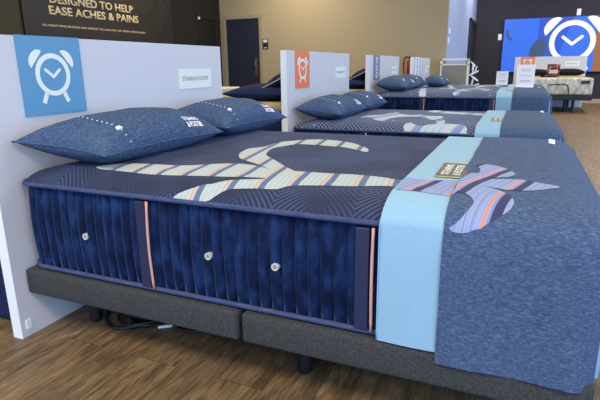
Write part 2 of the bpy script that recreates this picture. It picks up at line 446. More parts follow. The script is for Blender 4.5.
# ------------------------------------------------------------------ foot protector (blue band + denim panel)
PL = ML+.024
def cover_bm(xs, x1, zbot, off, thick, split=False, wav=.004):
    """cloth over the mattress from x = xs to the foot, hanging at both sides and the foot"""
    R = .08
    def arr(a, b, n): return [a+(b-a)*i/n for i in range(n+1)]
    X = arr(xs, PL-R, 14)+arr(PL-R, PL, 7)[1:]
    y0, y1 = -.024, MW+.024
    Y = arr(y0, y0+R, 8)+arr(y0+R, y1-R, 40)[1:]+arr(y1-R, y1, 8)[1:]
    bm = bmesh.new(); G = {}
    def mp(x, y):
        fx, fy = PL-x, min(y-y0, y1-y); sy = 1 if y < (y0+y1)/2 else -1
        if fx < R and fy < R:
            u, v = 1-fx/R, 1-fy/R
            u2, v2 = u*math.sqrt(1-v*v/2), v*math.sqrt(1-u*u/2)
            fx, fy = R*(1-u2), R*(1-v2); d = R*(1-math.hypot(u2, v2))
        else: d = min(fx, fy)
        return PL-fx, (y0+fy if sy > 0 else y1-fy), d
    for i, x in enumerate(X):
        for j, y in enumerate(Y):
            a, b, d = mp(x, y)
            z = ztop(d)+thick + (.003*math.sin(a*21+1)*math.sin(b*19) if d > .15 else 0)
            G[i, j] = bm.verts.new((a, b, z))
    nx, ny = len(X)-1, len(Y)-1
    for i in range(nx):
        for j in range(ny): bm.faces.new((G[i, j], G[i+1, j], G[i+1, j+1], G[i, j+1]))
    def skirt(idx, dirs, phase):
        prev = [G[k] for k in idx]
        H = (.985, .94, .82, .66, .5, .34, .18, .06, 0)
        for h in H:
            row = []
            for q, k in enumerate(idx):
                c = G[k].co; n = dirs(q, k)
                z = zbot+(c.z-zbot)*h
                o = off*min(1, (1-h)*6) + wav*(1-h)*math.sin(q*.55+phase)
                row.append(bm.verts.new((c.x+n[0]*o, c.y+n[1]*o, z)))
            for q in range(len(idx)-1): bm.faces.new((prev[q], prev[q+1], row[q+1], row[q]))
            prev = row
    def nrm(k):
        c = G[k].co; cx = PL-R; 
        if c.x > cx+1e-6 and (c.y < y0+R or c.y > y1-R):
            cy = y0+R if c.y < y0+R else y1-R
            v = Vector((c.x-cx, c.y-cy)); v.normalize(); return (v.x, v.y)
        if k[1] == 0: return (0, -1)
        if k[1] == ny: return (0, 1)
        return (1, 0)
    near = [(i, 0) for i in range(nx+1)]; foot = [(nx, j) for j in range(ny+1)]; far = [(i, ny) for i in range(nx, -1, -1)]
    if split:
        for idx, ph in ((near, 0), (foot, 1), (far, 2)):
            dd = {near[0]: (0, -1)}
            if idx is near: skirt(idx, lambda q, k: (0, -1), ph)
            elif idx is far: skirt(idx, lambda q, k: (0, 1), ph)
            else: skirt(idx, lambda q, k: (1, 0), ph)
    else:
        skirt(near+foot[1:]+far[1:], lambda q, k: nrm(k), 0)
    return bm
def solid(o, t):
    m = o.modifiers.new('cloth_thickness', 'SOLIDIFY'); m.thickness = t; m.offset = -1
def make_protector(label, prints=True):
    root = thing('foot_protector', label, 'bed cover', (0, 0, 0), 'foot protectors over the mattress ends')
    b = mesh_obj('blue_band', cover_bm(1.468, PL, .302, .006, .010), M['band'], root, True)
    d = mesh_obj('denim_panel', cover_bm(1.639, PL+.0, .272, .014, .015, True), M['denim'], root, True)
    sb, sd = bvh_of(b), bvh_of(d)
    # sewn edge of the band
    ys = [.02+(MW-.04)*i/40 for i in range(41)]
    pts = []
    for i in range(12): pts.append((1.469, -.0315, .305+(.64-.305)*i/11))
    for y in [-.022, .01, .03, .06, .1, .15, .3, .6, .9, 1.2, 1.4, MW-.03, MW+.022]: pts.append((1.469, y, ztop(min(y, MW-y)+.024)+.009))
    mesh_obj('hem', TB(pts, .0022, 6), M['band'], b, True)
    pl = Plane((1.655, .334, ZT+.009), (0, 1, 0), (-1, 0, 0))
    lab = mesh_obj('label_patch', BX((1.553, .334, ZT-.002), (1.651, .596, ZT+.0135), .001, 1), M['gunmetal'], root)
    for a, c in (((1.552, .334, ZT-.002), (1.652, .342, ZT+.0140)), ((1.552, .588, ZT-.002), (1.652, .596, ZT+.0140))): mesh_obj('label_border', BX(a, c), M['gold'], lab)
    pl = Plane((1.650, .334, ZT+.0135), (0, 1, 0), (-1, 0, 0))
    lettering('STEARNS', pl, .04, .055, .18, .026, M['icon'], lab, .0006, .0003)
    lettering('& FOSTER', pl, .04, .018, .18, .026, M['icon'], lab, .0006, .0003)
    print_patch('care_tag', [(1.928, 1.22), (1.956, 1.22), (1.960, 1.31), (1.964, 1.41), (1.936, 1.41), (1.932, 1.31)], sd, M['thread'], root, .009, .003, lambda x, y: Vector((x, y, ztop(MW-y+.024)+.015)), smooth=1)
    if prints:
        print_patch('tail_print', [(x-.015, y) for x, y in TBODY], sb, M['tail'], root, .015, .0015, lambda x, y: Vector((x, y, ztop(max(y+.012, 0))+.010)))
        print_patch('tail_print', [(x-.015, y) for x, y in TAIL], sd, M['tail'], root, .011, .0018, lambda x, y: Vector((x, y, ztop(max(y+.012, 0))+.015+min(0, y+.02)*1.5)), smooth=3)
    return root

# ------------------------------------------------------------------ pillows
def make_pillow(label, A, B, Cc, D, T=.10, zfl=ZT+.004, up=1.0, group='chambray pillows at the heads of the beds', name='pillow', mat=None, logo=True, floor_on=True):
    """A near-head, B near-foot, Cc far-foot, D far-head corner; u runs head to foot, v near to far"""
    A, B, Cc, D = map(Vector, (A, B, Cc, D))
    root = thing(name, label, 'pillow', (0, 0, 0), group)
    NU, NV = 26, 40
    def P(u, v, side):
        # concave edges between the pointed corners
        pu = .055*math.sin(PI*u)*(1 if v < .5 else -1)*abs(2*v-1)**3
        pv = .075*math.sin(PI*v)*(1 if u < .5 else -1)*abs(2*u-1)**3
        uu, vv = u+pv, v+pu*.75
        c = (A*(1-uu)+B*uu)*(1-vv)+(D*(1-uu)+Cc*uu)*vv
        f = (max(0, 1-abs(2*u-1)**2.6)**.6)*(max(0, 1-abs(2*v-1)**3.2)**.5)
        w = .006*math.sin(v*17+u*5)*math.sin(u*9+1)*f
        n = ((B-A).cross(D-A)).normalized()
        if n.z < 0: n = -n
        p = c + n*(T*f*up+w if side > 0 else -T*.85*f)
        if floor_on: p.z = max(p.z, zfl)
        p.x = max(p.x, .004)
        return p
    bm = bmesh.new(); g = {}
    for s in (1, -1):
        for i in range(NU+1):
            for j in range(NV+1):
                e = i in (0, NU) or j in (0, NV)
                if e and s < 0: g[s, i, j] = g[1, i, j]; continue
                # finer near the rim
                u = .5-.5*math.cos(PI*i/NU); v = .5-.5*math.cos(PI*j/NV)
                g[s, i, j] = bm.verts.new(P(u, v, s))
    for s in (1, -1):
        for i in range(NU):
            for j in range(NV):
                q = [g[s, i, j], g[s, i+1, j], g[s, i+1, j+1], g[s, i, j+1]]
                if len(set(q)) == 4:
                    try: bm.faces.new(q if s > 0 else q[::-1])
                    except ValueError: pass
    body = mesh_obj('pillow_case', bm, mat or M['pillow'], root, True)
    rim = [P(u/20, 0, 1) for u in range(20)]+[P(1, v/30, 1) for v in range(30)]+[P(1-u/20, 1, 1) for u in range(20)]+[P(0, 1-v/30, 1) for v in range(30)]
    mesh_obj('seam_piping', TB(rim, .004, 6, True), mat or M['pillow'], root, True)
    if logo:
        surf = bvh_of(body)
        bm = bmesh.new()
        for i in range(13):
            u = .27+.70*i/12; v = .222-.03*math.sin(PI*(u-.1))
            p = P(u, v, 1); loc, nor, _, _ = surf.find_nearest(p)
            r = .0033
            bmesh.ops.create_icosphere(bm, subdivisions=1, radius=r, matrix=Matrix.Translation(loc))
        for k in range(5):      # small embroidered star-like cluster
            p = P(.822+.014*math.cos(k*2.5)*(k > 0), .199+.012*math.sin(k*2.5)*(k > 0), 1); loc, nor, _, _ = surf.find_nearest(p)
            bmesh.ops.create_icosphere(bm, subdivisions=1, radius=.0075, matrix=Matrix.Translation(loc))
        mesh_obj('stitched_dots', bm, M['thread'], root)
        # two lines of woven lettering near the far foot corner
        for li, (txt, ub) in enumerate((('STEARNS', .80), ('& FOSTER', .885))):
            cu = bpy.data.curves.new('text_curve', 'FONT'); cu.body = txt; cu.size = 1; cu.offset = .03; cu.resolution_u = 2
            tmp = bpy.data.objects.new('text_source', cu); COL.objects.link(tmp)
            dg = bpy.context.evaluated_depsgraph_get(); me = bpy.data.meshes.new_from_object(tmp.evaluated_get(dg))
            bpy.data.objects.remove(tmp); bpy.data.curves.remove(cu)
            xs = [v.co.x for v in me.vertices]; ys = [v.co.y for v in me.vertices]; bm = bmesh.new(); bm.from_mesh(me); bpy.data.meshes.remove(me)
            for v in bm.verts:
                fx = (v.co.x-min(xs))/(max(xs)-min(xs)); fy = (v.co.y-min(ys))/(max(ys)-min(ys))
                p = P(ub+.066*(1-fy), .70+.14*fx, 1); loc, nor, _, _ = surf.find_nearest(p)
                if nor.z < 0: nor = -nor
                v.co = loc+nor*.002
            mesh_obj('lettering', bm, M['thread'], root)
    return root

# ------------------------------------------------------------------ adjustable base
def make_base(label):
    root = thing('adjustable_bed_base', label, 'bed base', (0, 0, 0), 'upholstered adjustable bases in the near row')
    for x0, x1 in ((.004, 1.008), (1.022, 2.05)):
        bm = BX((x0, -.03, .187), (x1, MW+.03, .296), .015, 4)
        mesh_obj('upholstered_section', bm, M['base'], root, True).data.polygons
    for x in (.155, 1.17, 1.90):
        for y in (.165, MW-.165):
            l = mesh_obj('leg', TB([(x, y, 0.0), (x, y, .012), (x, y, .19)], [.026, .028, .028], 16), M['black'], root)
    return root

# ------------------------------------------------------------------ headboard panel
HW0, HW1, HH = -.082, 1.549, 1.213
def make_headboard(label, poster_mat, poster_desc, icon='clock', plate=True, top=HH):
    root = thing('headboard_panel', label, 'headboard', (0, 0, 0), 'freestanding white headboard panels')
    mesh_obj('board', BX((-.052, HW0+.001, 0), (0, HW1-.001, top), .001, 1), M['board'], root)
    for y0, y1 in ((HW0-.001, HW0+.0012), (HW1-.0012, HW1+.001)):
        mesh_obj('edge_band', BX((-.053, y0, 0), (.0005, y1, top), 0), M['edge'], root)
    p = mesh_obj('poster', BX((0, .086, top-.312), (.004, .40, top+.003), 0), poster_mat, root); p['label'] = poster_desc
    pl = Plane((.004, .243, top-.155), (0, 1, 0), (0, 0, 1))
    if icon == 'clock':
        clock_icon(pl, 0, .005, .086, .0, .0012, True, M['icon'], p)
    else:
        bm = bmesh.new()
        for dv in (.085, 0, -.085):
            add_ring(bm, pl, 0, dv, .022, .036, 0, .0015, 20)
        add_prism(bm, pl, [(-.05, -.13), (.05, -.13), (.05, -.12), (-.05, -.12)], 0, .0015)
        add_prism(bm, pl, [(-.05, .12), (.05, .12), (.05, .13), (-.05, .13)], 0, .0015)
        mesh_obj('glyph_column', bm, M['gunmetal'] if icon == 'dark' else M['icon'], p)
    if plate:
        q = mesh_obj('name_plate', BX((0, 1.096, .966), (.0025, 1.427, 1.076)), M['card'], root)
        pl = Plane((.0025, 1.096, .966), (0, 1, 0), (0, 0, 1))
        lettering('STEARNS & FOSTER', pl, .035, .045, .262, .024, M['ink'], q, .0004, .0002)
    mesh_obj('corner_clip', BX((0, HW0+.022, .035), (.006, HW0+.045, .075), .001, 1), M['white'], root)
    return root

# ================================================================== THE NEAR ROW OF BEDS
X2, Y2, D2 = .036, 2.565, -.075
X3, Y3, D3 = .055, 5.02, .046
X4, Y4, D4 = .10, 7.47, .0
hb1 = make_headboard('large white panel at the head of the nearest bed, blue square alarm-clock poster', M['posterblue'], 'square blue poster with white alarm clock')
hb2 = make_headboard('white panel with orange alarm-clock poster behind the second bed', M['posterorange'], 'orange poster with white alarm clock')
hb2.location = (X2, Y2, 0)
hb3 = make_headboard('white panel with slate grey poster strip behind the third bed', M['postergrey'], 'slate poster with a column of glyphs', 'light'); hb3.location = (X3-.02, Y3, 0)
for c in kids(hb3):
    if c.name.startswith('poster'):
        pass
hb4 = make_headboard('farthest white headboard panel of the row, beside the fire extinguisher', M['edge'], 'pale poster strip with dark marks', 'dark'); hb4.location = (X4+.01, Y4-.08, 0)

base1 = make_base('grey upholstered adjustable base under the nearest mattress')
for (x, y, lb) in ((X2, Y2, 'grey upholstered adjustable base under the second mattress of the row'), (X3, Y3, 'grey upholstered adjustable base under the third mattress, mostly hidden'), (X4, Y4, 'grey upholstered adjustable base under the farthest mattress of the row, mostly hidden')):
    c = copy_tree(base1); c.location = (x+.015, y, 0); c['label'] = lb; c.scale.z = (ZB-.008+{Y2: D2, Y3: D3, Y4: D4}[y])/(ZB-.008)

mat1, top1 = make_mattress('nearest mattress, navy ribbed velvet side and quilted top with pale striped whale', M['quilt'])
s1 = bvh_of(top1)
print_patch('whale_print', [(x-.015, y) for x, y in FIN], s1, M['whale'], mat1, .02)
print_patch('whale_print', [(x-.015, y) for x, y in BODY], s1, M['whale'], mat1, .014, smooth=3)
mat2, top2 = make_mattress('second mattress of the row, navy quilted top with wavy pale blue print', M['quilt2'], ((.18, .03), (.55, .5), (.8, .25), (1.2, .1), (1.05, .7)))
B2 = [
[ (0.46, 0.42), (0.49, 0.63), (0.57, 0.68), (0.62, 0.88), (0.67, 1.00), (0.72, 0.88), (0.83, 0.78), (0.94, 0.82), (1.04, 0.73), (1.11, 0.75), (1.15, 0.62), (1.13, 0.48), (1.08, 0.41), (0.99, 0.60), (0.87, 0.62), (0.77, 0.53), (0.73, 0.41), (0.73, 0.21), (0.65, 0.26), (0.53, 0.46) ],# b2a
[ (0.93, 0.04), (0.96, 0.14), (1.03, 0.07), (1.11, 0.09), (1.18, 0.13), (1.27, 0.14), (1.39, 0.09), (1.41, -0.12), (1.32, -0.28), (1.31, -0.43), (1.24, -0.49), (1.23, -0.31), (1.14, -0.22), (1.10, -0.35), (1.03, -0.19) ],# b2b
[ (0.92, 1.22), (0.99, 1.33), (1.14, 1.19), (1.28, 1.15), (1.47, 1.04), (1.48, 0.90), (1.30, 0.95), (1.16, 1.00), (1.01, 1.07) ],# b2c
[ (1.13, 0.33), (1.16, 0.46), (1.20, 0.37), (1.22, 0.18), (1.18, 0.13) ],# b2d
]
s2 = bvh_of(top2)
for poly in B2:
    print_patch('sea_print', poly, s2, M['pale'], mat2, .02)
mat2.location = (X2+.015, Y2, D2)
mat3, top3 = make_mattress('third mattress of the row, ribbed navy side with coral piping in full view', M['quilt2'], ((.18, .03), (.48, .03), (.8, .03), (1.40, .03)))
s3 = bvh_of(top3)
for poly in ([(.42, .9), (.5, 1.0), (.57, .45), (.66, .02), (.57, .02), (.5, .5)], [(.93, .55), (1.0, .95), (1.18, 1.1), (1.30, 1.0), (1.36, .7), (1.30, .5), (1.28, .62), (1.22, .88), (1.1, .85), (1.05, .6), (1.15, .42), (1.18, .3), (1.05, .35)],
             [(.98, .03), (1.05, .03), (1.05, .16), (1.0, .2), (.97, .12)], [(.68, .9), (.7, 1.2), (.86, 1.15), (.9, 1.0), (.8, .95)]):
    print_patch('sea_print', poly, s3, M['pale'], mat3, .02)
mat3.location = (X3+.015, Y3, D3)
mat4 = copy_tree(mat3); mat4['label'] = 'farthest mattress of the row, mostly hidden behind the third mattress'; mat4.location = (X4+.015, Y4, D4)

pr1 = make_protector('blue band and denim cover with striped whale tail over the nearest mattress foot')
pr2 = make_protector('sky blue band and denim cover over the foot of the second mattress of the row', False); mat1.location.x = .015; pr1.location.x = .015; pr2.location = (X2+.015, Y2, D2)
pr3 = copy_tree(pr2); pr3['label'] = 'sky blue band and denim cover over the foot of the third mattress of the row'; pr3.location = (X3+.015, Y3, D3)
pr4 = copy_tree(pr2); pr4['label'] = 'farthest denim foot cover, behind the third mattress under the small white sign card'; pr4.location = (X4+.015, Y4, D4)

PA = ((.03, -.01, .817), (.405, .075, .768), (.41, .89, .762), (.05, .86, .835))
PB = ((.035, .86, .82), (.41, .93, .775), (.42, 1.65, .765), (.05, 1.61, .83))
pw = [('chambray pillow lying nearest the camera on the nearest bed', PA, 0, 0, 0), ('second chambray pillow on the nearest bed, tucked behind the nearer one', PB, 0, 0, 0),
      ('nearer pillow on the second bed, below the orange poster', PA, X2, Y2, D2), ('farther pillow on the second bed, tucked behind the other pillow', PB, X2, Y2, D2),
      ('nearer pillow on the third bed, below the slate poster', PA, X3, Y3, D3), ('farther pillow on the third bed, mostly behind the other pillow', PB, X3, Y3, D3),
      ('dark pillow on the farthest bed of the row, left of the white cart', PA, X4+.07, Y4+.1, D4)]
pp = {}
for lb, q, x, y, z in pw:
    key = id(q)
    if key not in pp: pp[key] = make_pillow(lb, *q, T=.105); o = pp[key]
    else: o = copy_tree(pp[key]); o['label'] = lb
    o.location = (x, y, z)

# ------------------------------------------------------------------ cables under the nearest bed
cab = thing('power_cable', 'tangled black power cable on the floor under the nearest bed', 'cable', (.36, .16, 0))
pts = catmull([(-.27, .18, .006), (-.16, .02, .007), (-.05, -.03, .008), (.05, .06, .008), (-.02, .16, .012), (-.12, .07, .016), (-.03, -.01, .02), (.08, .03, .02), (.12, .16, .012), (.2, .07, .006), (.32, .1, .006), (.42, .24, .006), (.5, .5, .006)], 8)
mesh_obj('cord', TB(pts, .0075, 8), M['cable'], cab, True)
pts = catmull([(-.2, .25, .006), (-.08, .12, .014), (.02, .0, .026), (.1, .09, .03), (.0, .2, .02), (-.12, .22, .006), (-.2, .45, .006)], 8)
mesh_obj('cord', TB(pts, .0075, 8), M['cable'], cab, True)
mesh_obj('adapter', BX((-.04, .04, .0), (.05, .12, .04), .006), M['black'], cab)
o = tag(mesh_obj('cable_clip', TB([(.470, .20, .008), (.50, .225, .008), (.518, .235, .008)], [.006, .007, .005], 8), M['white']), 'small white plug end on the floor under the nearest bed', 'plug')
o = tag(mesh_obj('power_strip', BX((.10, .72, 0), (.24, .79, .035), .006), M['white']), 'pale power strip on the floor by the nearest headboard leg', 'power strip')

# ================================================================== BACK ROW (behind the panels)
def back_bed(y, lb1, lb2, lb3, topmat, x=-.065):
    m = thing('back_row_bed', lb1, 'bed', (x, y, 0), 'beds behind the headboard panels')
    mesh_obj('bed_skirt', BX((-2.03, 0, .0), (0, 1.5, .30), .02), M['navyfab'], m)
    mesh_obj('mattress_core', BX((-2.03, 0, .30), (0, 1.5, .72), .04, 3), M['navyfab'], m, True)
    mesh_obj('pillow_top', BX((-2.02, .0, .715), (-.005, 1.5, .80), .035, 4), topmat, m, True)
    a = make_pillow(lb2, (-.52, .05, .84), (-.08, .05, .84), (-.08, .75, .84), (-.52, .75, .84), T=.085, zfl=.802, group='navy pillows on the back row', mat=M['navyfab'], logo=False)
    return m
# navy pillows of the back row use their own builder: x may be negative here
def back_pillow(label, c, size, tilt, band, group):
    root = thing('navy_pillow', label, 'pillow', c, group)
    bm = bmesh.new(); NU, NV = 18, 22; g = {}
    lx, ly, T = size
    rot = Matrix.Rotation(tilt, 3, 'Y')
    for s in (1, -1):
        for i in range(NU+1):
            for j in range(NV+1):
                if s < 0 and (i in (0, NU) or j in (0, NV)): g[s, i, j] = g[1, i, j]; continue
                u = -math.cos(PI*i/NU); v = -math.cos(PI*j/NV)
                f = (1-abs(u)**2.4)**.6*(1-abs(v)**2.6)**.6 if abs(u) < 1 and abs(v) < 1 else 0
                p = Vector((u*lx/2*(1-.1*(1-v*v)*abs(u)**3), v*ly/2*(1-.08*(1-u*u)*abs(v)**3), s*T*f/2))
                g[s, i, j] = bm.verts.new(rot @ p)
    for s in (1, -1):
        for i in range(NU):
            for j in range(NV):
                q = [g[s, i, j], g[s, i+1, j], g[s, i+1, j+1], g[s, i, j+1]]
                bm.faces.new(q if s > 0 else q[::-1])
    mesh_obj('pillow_case', bm, M['navyfab'], root, True)
    if band:
        rim = []
        for k in range(40):
            a = k/40*4; e = int(a); f = a-e
            u, v = [(-1+2*f, -1), (1, -1+2*f), (1-2*f, 1), (-1, 1-2*f)][e]
            rim.append(rot @ Vector((u*lx/2*(1-.1*(1-v*v)), v*ly/2*(1-.08*(1-u*u)), 0)))
        mesh_obj('gold_piping', TB(rim, .005, 6, True), M['gold'], root, True)
    return root
def back_row(x, y, lb, tm, la, lc):
    m = thing('back_row_bed', lb, 'bed', (x, y, 0), 'beds behind the headboard panels')
    mesh_obj('bed_skirt', BX((-2.03, 0, 0), (0, 1.5, .30), .02), M['navyfab'], m)
    mesh_obj('mattress_core', BX((-2.03, 0, .30), (0, 1.5, .71), .04, 3), M['navyfab'], m, True)
    mesh_obj('pillow_top', BX((-2.02, 0, .705), (-.005, 1.5, .785), .03, 4), tm, m, True)
    if la:
        back_pillow(la, (x-.36, y+.42, .852), (.64, .78, .17), 0, False, 'flat navy pillows on the back row')
        back_pillow(lc, (x-.17, y+.45, .965), (.30, .66, .15), -.45, True, 'gold-piped navy pillows on the back row')
back_row(X2-.055, Y2+.03, 'tan-topped bed behind the orange-poster panel', M['tanfab'], 'flat navy pillow in the gap left of the orange-poster panel', 'tilted navy pillow with gold piping left of the orange-poster panel')
back_row(X3-.075, Y3+.03, 'tan-topped bed behind the slate-poster panel', M['tanfab'], 'flat navy pillow in the gap left of the slate-poster panel', 'tilted navy pillow with gold piping left of the slate-poster panel')
back_row(-.055, .0, 'navy bed behind the nearest panel, glimpsed at the left edge', M['navyfab'], None, None)
o = thing('low_display_platform', 'cream topped display bed beyond the nearest panel, in front of the navy door', 'bed', (-2.6, 4.75, 0))
mesh_obj('bed_body', BX((-1.0, 0, 0), (0, 1.5, .68), .03, 3), M['navyfab'], o, True)
mesh_obj('bed_top', BX((-1.01, -.01, .675), (.01, 1.51, .77), .03, 4), M['creamfab'], o, True)

# ================================================================== ROOM
XB, YT, YS, XP = -4.78, 9.2, 14.95, .37
HC = 3.6
struct('floor', BX((XB-.2, -7.0, -.1), (8.2, YS+.2, 0)), M['floor'])
struct('ceiling', BX((XB-.2, -7.0, HC), (8.2, YS+.2, HC+.1)), M['ceil'])
# left wall: olive stretch, then charcoal up to the corner
wl = struct('wall_left', BX((XB-.2, -7.0, 0), (XB, YT+.2, HC)), M['darkwall'])
struct('trim_1', BX((XB, -7.0, 0), (XB+.012, 3.965, HC)), M['olive'])
struct('trim_2', BX((XB, 7.33, 0), (XB+.03, 7.40, HC)), M['darkwall'])
struct('wall_back', BX((XB, YT, 0), (XP-.15, YT+.15, HC)), M['tanwall'])
struct('wall_passage', BX((XP-.15, YT, 0), (XP, YS, HC)), M['greywall'])
struct('trim_3', BX((XP-.16, YT-.004, 0), (XP-.001, YT+.001, HC)), M['tanwall'])
struct('wall_far', BX((XP-.15, YS, 0), (8.2, YS+.2, HC)), M['screenwall'])
struct('baseboard_far', BX((XP, YS-.02, 0), (8.2, YS, .11), .003), M['beige'])
struct('baseboard_back', BX((XB, YT-.018, 0), (-4.70, YT, .10), .003), M['beige'])
# navy door with beige frame
dr = struct('door_1', BX((-4.615, YT-.012, 0), (-3.755, YT+.0, 2.15), .002, 1), M['navydoor'])
bm = bmesh.new()
add_box(bm, (-4.70, YT-.03, 0), (-4.615, YT, 2.15)); add_box(bm, (-3.755, YT-.03, 0), (-3.69, YT, 2.15)); add_box(bm, (-4.70, YT-.03, 2.15), (-3.69, YT, 2.22))
mesh_obj('door_frame', bm, M['beige'], dr)
hd = mesh_obj('handle_plate', BX((-3.90, YT-.022, .90), (-3.83, YT-.012, 1.29), .004), M['brass'], dr)
mesh_obj('door_lever', TB([(-3.865, YT-.02, 1.20), (-3.865, YT-.05, 1.20), (-3.865, YT-.05, 1.08), (-3.865, YT-.03, 1.06)], .010, 8), M['brass'], hd, True)
# recessed charcoal door in the left wall
d2 = struct('door_2', BX((XB, 8.28, 0), (XB+.006, 8.93, 2.12)), M['line'])
bm = bmesh.new(); add_box(bm, (XB, 8.22, 2.12), (XB+.03, 9.12, 2.22), .003); add_box(bm, (XB, 8.93, 0), (XB+.03, 9.04, 2.12), .003)
mesh_obj('door_frame', bm, M['darkwall'], d2)
d3 = struct('door_3', BX((XP, 13.25, 0), (XP+.03, YS-.02, 2.18), .004), M['line'])
bm = bmesh.new(); add_box(bm, (XP, 13.12, 0), (XP+.05, 13.25, 2.26), .004); add_box(bm, (XP, 13.12, 2.18), (XP+.05, YS-.02, 2.26), .004)
mesh_obj('door_frame', bm, M['screenwall'], d3)
tag(mesh_obj('door_sensor', BX((XB+.03, 8.255, 2.10), (XB+.06, 8.31, 2.15), .004), M['card']), 'tiny pale door sensor at the corner of the charcoal door', 'sensor')
# restroom plaque
pq = thing('restroom_plaque', 'small black restroom plaque with white pictogram right of the navy door', 'sign', (-3.61, YT, 1.6))
mesh_obj('plate', BX((-.07, -.01, -.125), (.07, 0, .10), .003), M['gunmetal'], pq)
pl = Plane((0, -.01, 0), (1, 0, 0), (0, 0, 1)); bm = bmesh.new()
add_prism(bm, pl, [(-.05, .02), (.05, .02), (.05, .085), (-.05, .085)], 0, .003)
add_prism(bm, pl, [(-.04, -.10), (.04, -.10), (.04, -.085), (-.04, -.085)], 0, .003)
mesh_obj('pictogram', bm, M['icon'], pq)
# fire extinguisher on the tan wall
fe = thing('fire_extinguisher', 'red fire extinguisher hanging on the tan wall', 'fire extinguisher', (-.31, YT-.11, .80))
mesh_obj('cylinder', TB([(0, 0, .0), (0, 0, .01), (0, 0, .34), (0, 0, .38), (0, 0, .40)], [.04, .056, .056, .04, .02], 20), M['red'], fe, True)
mesh_obj('handle', BX((-.015, -.06, .40), (.015, .05, .46), .005), M['black'], fe)
mesh_obj('hose', TB(catmull([(-.01, -.03, .43), (-.09, -.02, .44), (-.13, 0, .32), (-.11, 0, .12)], 6), .012, 8), M['cable'], fe, True)
mesh_obj('bracket', BX((-.03, .05, .2), (.03, .11, .25), .004), M['black'], fe)
# switches on the passage wall
for y, z, lb in ((9.42, 1.73, 'upper light switch plate on the blue-grey wall'), (9.36, 1.55, 'lower thermostat plate on the blue-grey wall')):
    w = thing('wall_switch', lb, 'switch', (XP, y, z))
    mesh_obj('plate', BX((0, -.09, -.06), (.012, .09, .06), .003), M['card'], w)
    mesh_obj('rocker', BX((.012, -.03, -.03), (.02, .03, .03), .002), M['white'], w)
for x, z, lb in ((1.07, 1.84, 'pale wall plate left of the screen'), (3.025, 2.425, 'pale wall plate above the screen')):
    w = thing('wall_plate', lb, 'switch', (x, YS, z))
    mesh_obj('plate', BX((-.05, -.012, -.085), (.05, 0, .085), .003), M['card'], w)
    mesh_obj('rocker', BX((-.018, -.018, -.03), (.018, -.012, .03), .002), M['white'], w)

# wall sign
sg = thing('wall_sign_board', 'large espresso-brown sign board with cream lettering on the left wall', 'sign', (XB+.012, 0, 0))
mesh_obj('board', BX((-.011, 3.965, 1.2), (.04, 7.33, HC-.02), .003, 1), M['signblack'], sg)
pl = Plane((.04, 0, 0), (0, 1, 0), (0, 0, 1))
lettering('DESIGNED TO HELP', pl, 4.44, 2.045, 1.78, .125, M['goldletter'], sg, .008, 0, .022)
lettering('EASE ACHES & PAINS', pl, 4.41, 1.882, 1.93, .125, M['goldletter'], sg, .008, 0, .022)
lettering('ALL-NIGHT PRESSURE RELIEF AND SUPPORT YOU CAN ONLY GET FROM A TEMPUR-PEDIC', pl, 4.26, 1.712, 2.24, .03, M['goldletter'], sg, .004, 0, .0)
bm = bmesh.new()
def on(a, b, w=.022):
    d = Vector((b[0]-a[0], b[1]-a[1])).normalized(); nx, ny = -d.y*w/2, d.x*w/2
    add_prism(bm, pl, [(a[0]+nx, a[1]+ny), (a[0]-nx, a[1]-ny), (b[0]-nx, b[1]-ny), (b[0]+nx, b[1]+ny)], 0, .004)
on((6.70, 2.05), (7.02, 2.48)); on((7.02, 2.48), (7.30, 2.14)); on((7.30, 2.14), (6.80, 1.45))
mesh_obj('engraved_lines', bm, M['line'], sg)

# ------------------------------------------------------------------ video screen on the far wall
sc = thing('video_screen', 'large lit blue video screen with white alarm clock on the far wall', 'screen', (1.17, YS, .86))
mesh_obj('bezel', BX((-.02, -.06, -.02), (5.0, 0, 1.47), .004), M['black'], sc)
pl = Plane((0, -.06, 0), (1, 0, 0), (0, 0, 1))
bm = bmesh.new(); add_prism(bm, pl, [(0, 0), (2.33, 0), (2.33, 1.45), (0, 1.45)], 0, .003); mesh_obj('display', bm, M['scr_blue'], sc)
bm = bmesh.new(); add_prism(bm, pl, [(2.33, 0), (4.98, 0), (4.98, 1.45), (2.33, 1.45)], 0, .003); mesh_obj('display', bm, M['scr_orange'], sc)
bm = bmesh.new(); add_prism(bm, pl, [(.90, 0), (1.35, 0), (1.75, 1.45), (.90, 1.45)], .003, .004)
mesh_obj('picture_shape', bm, M['scr_deep'], sc)
bm = bmesh.new(); add_prism(bm, pl, [(v.x, v.y) for v in catmull([(.72, .44, 0), (.78, .74, 0), (.96, .90, 0), (1.10, .86, 0), (1.13, .7, 0), (1.08, .44, 0)], 6, True)], .004, .006)
mesh_obj('picture_shape', bm, M['scr_slate'], sc); bm = bmesh.new()
add_prism(bm, pl, [(v.x, v.y) for v in catmull([(.05, 1.13, 0), (.10, 1.15, 0), (.16, .97, 0), (.25, .90, 0), (.22, .86, 0), (.10, .95, 0)], 5, True)], .004, .006)
mesh_obj('picture_shape', bm, M['scr_slate'], sc)
clock_icon(pl, 1.77, .79, .57, .006, .010, True, M['scr_white'], sc)

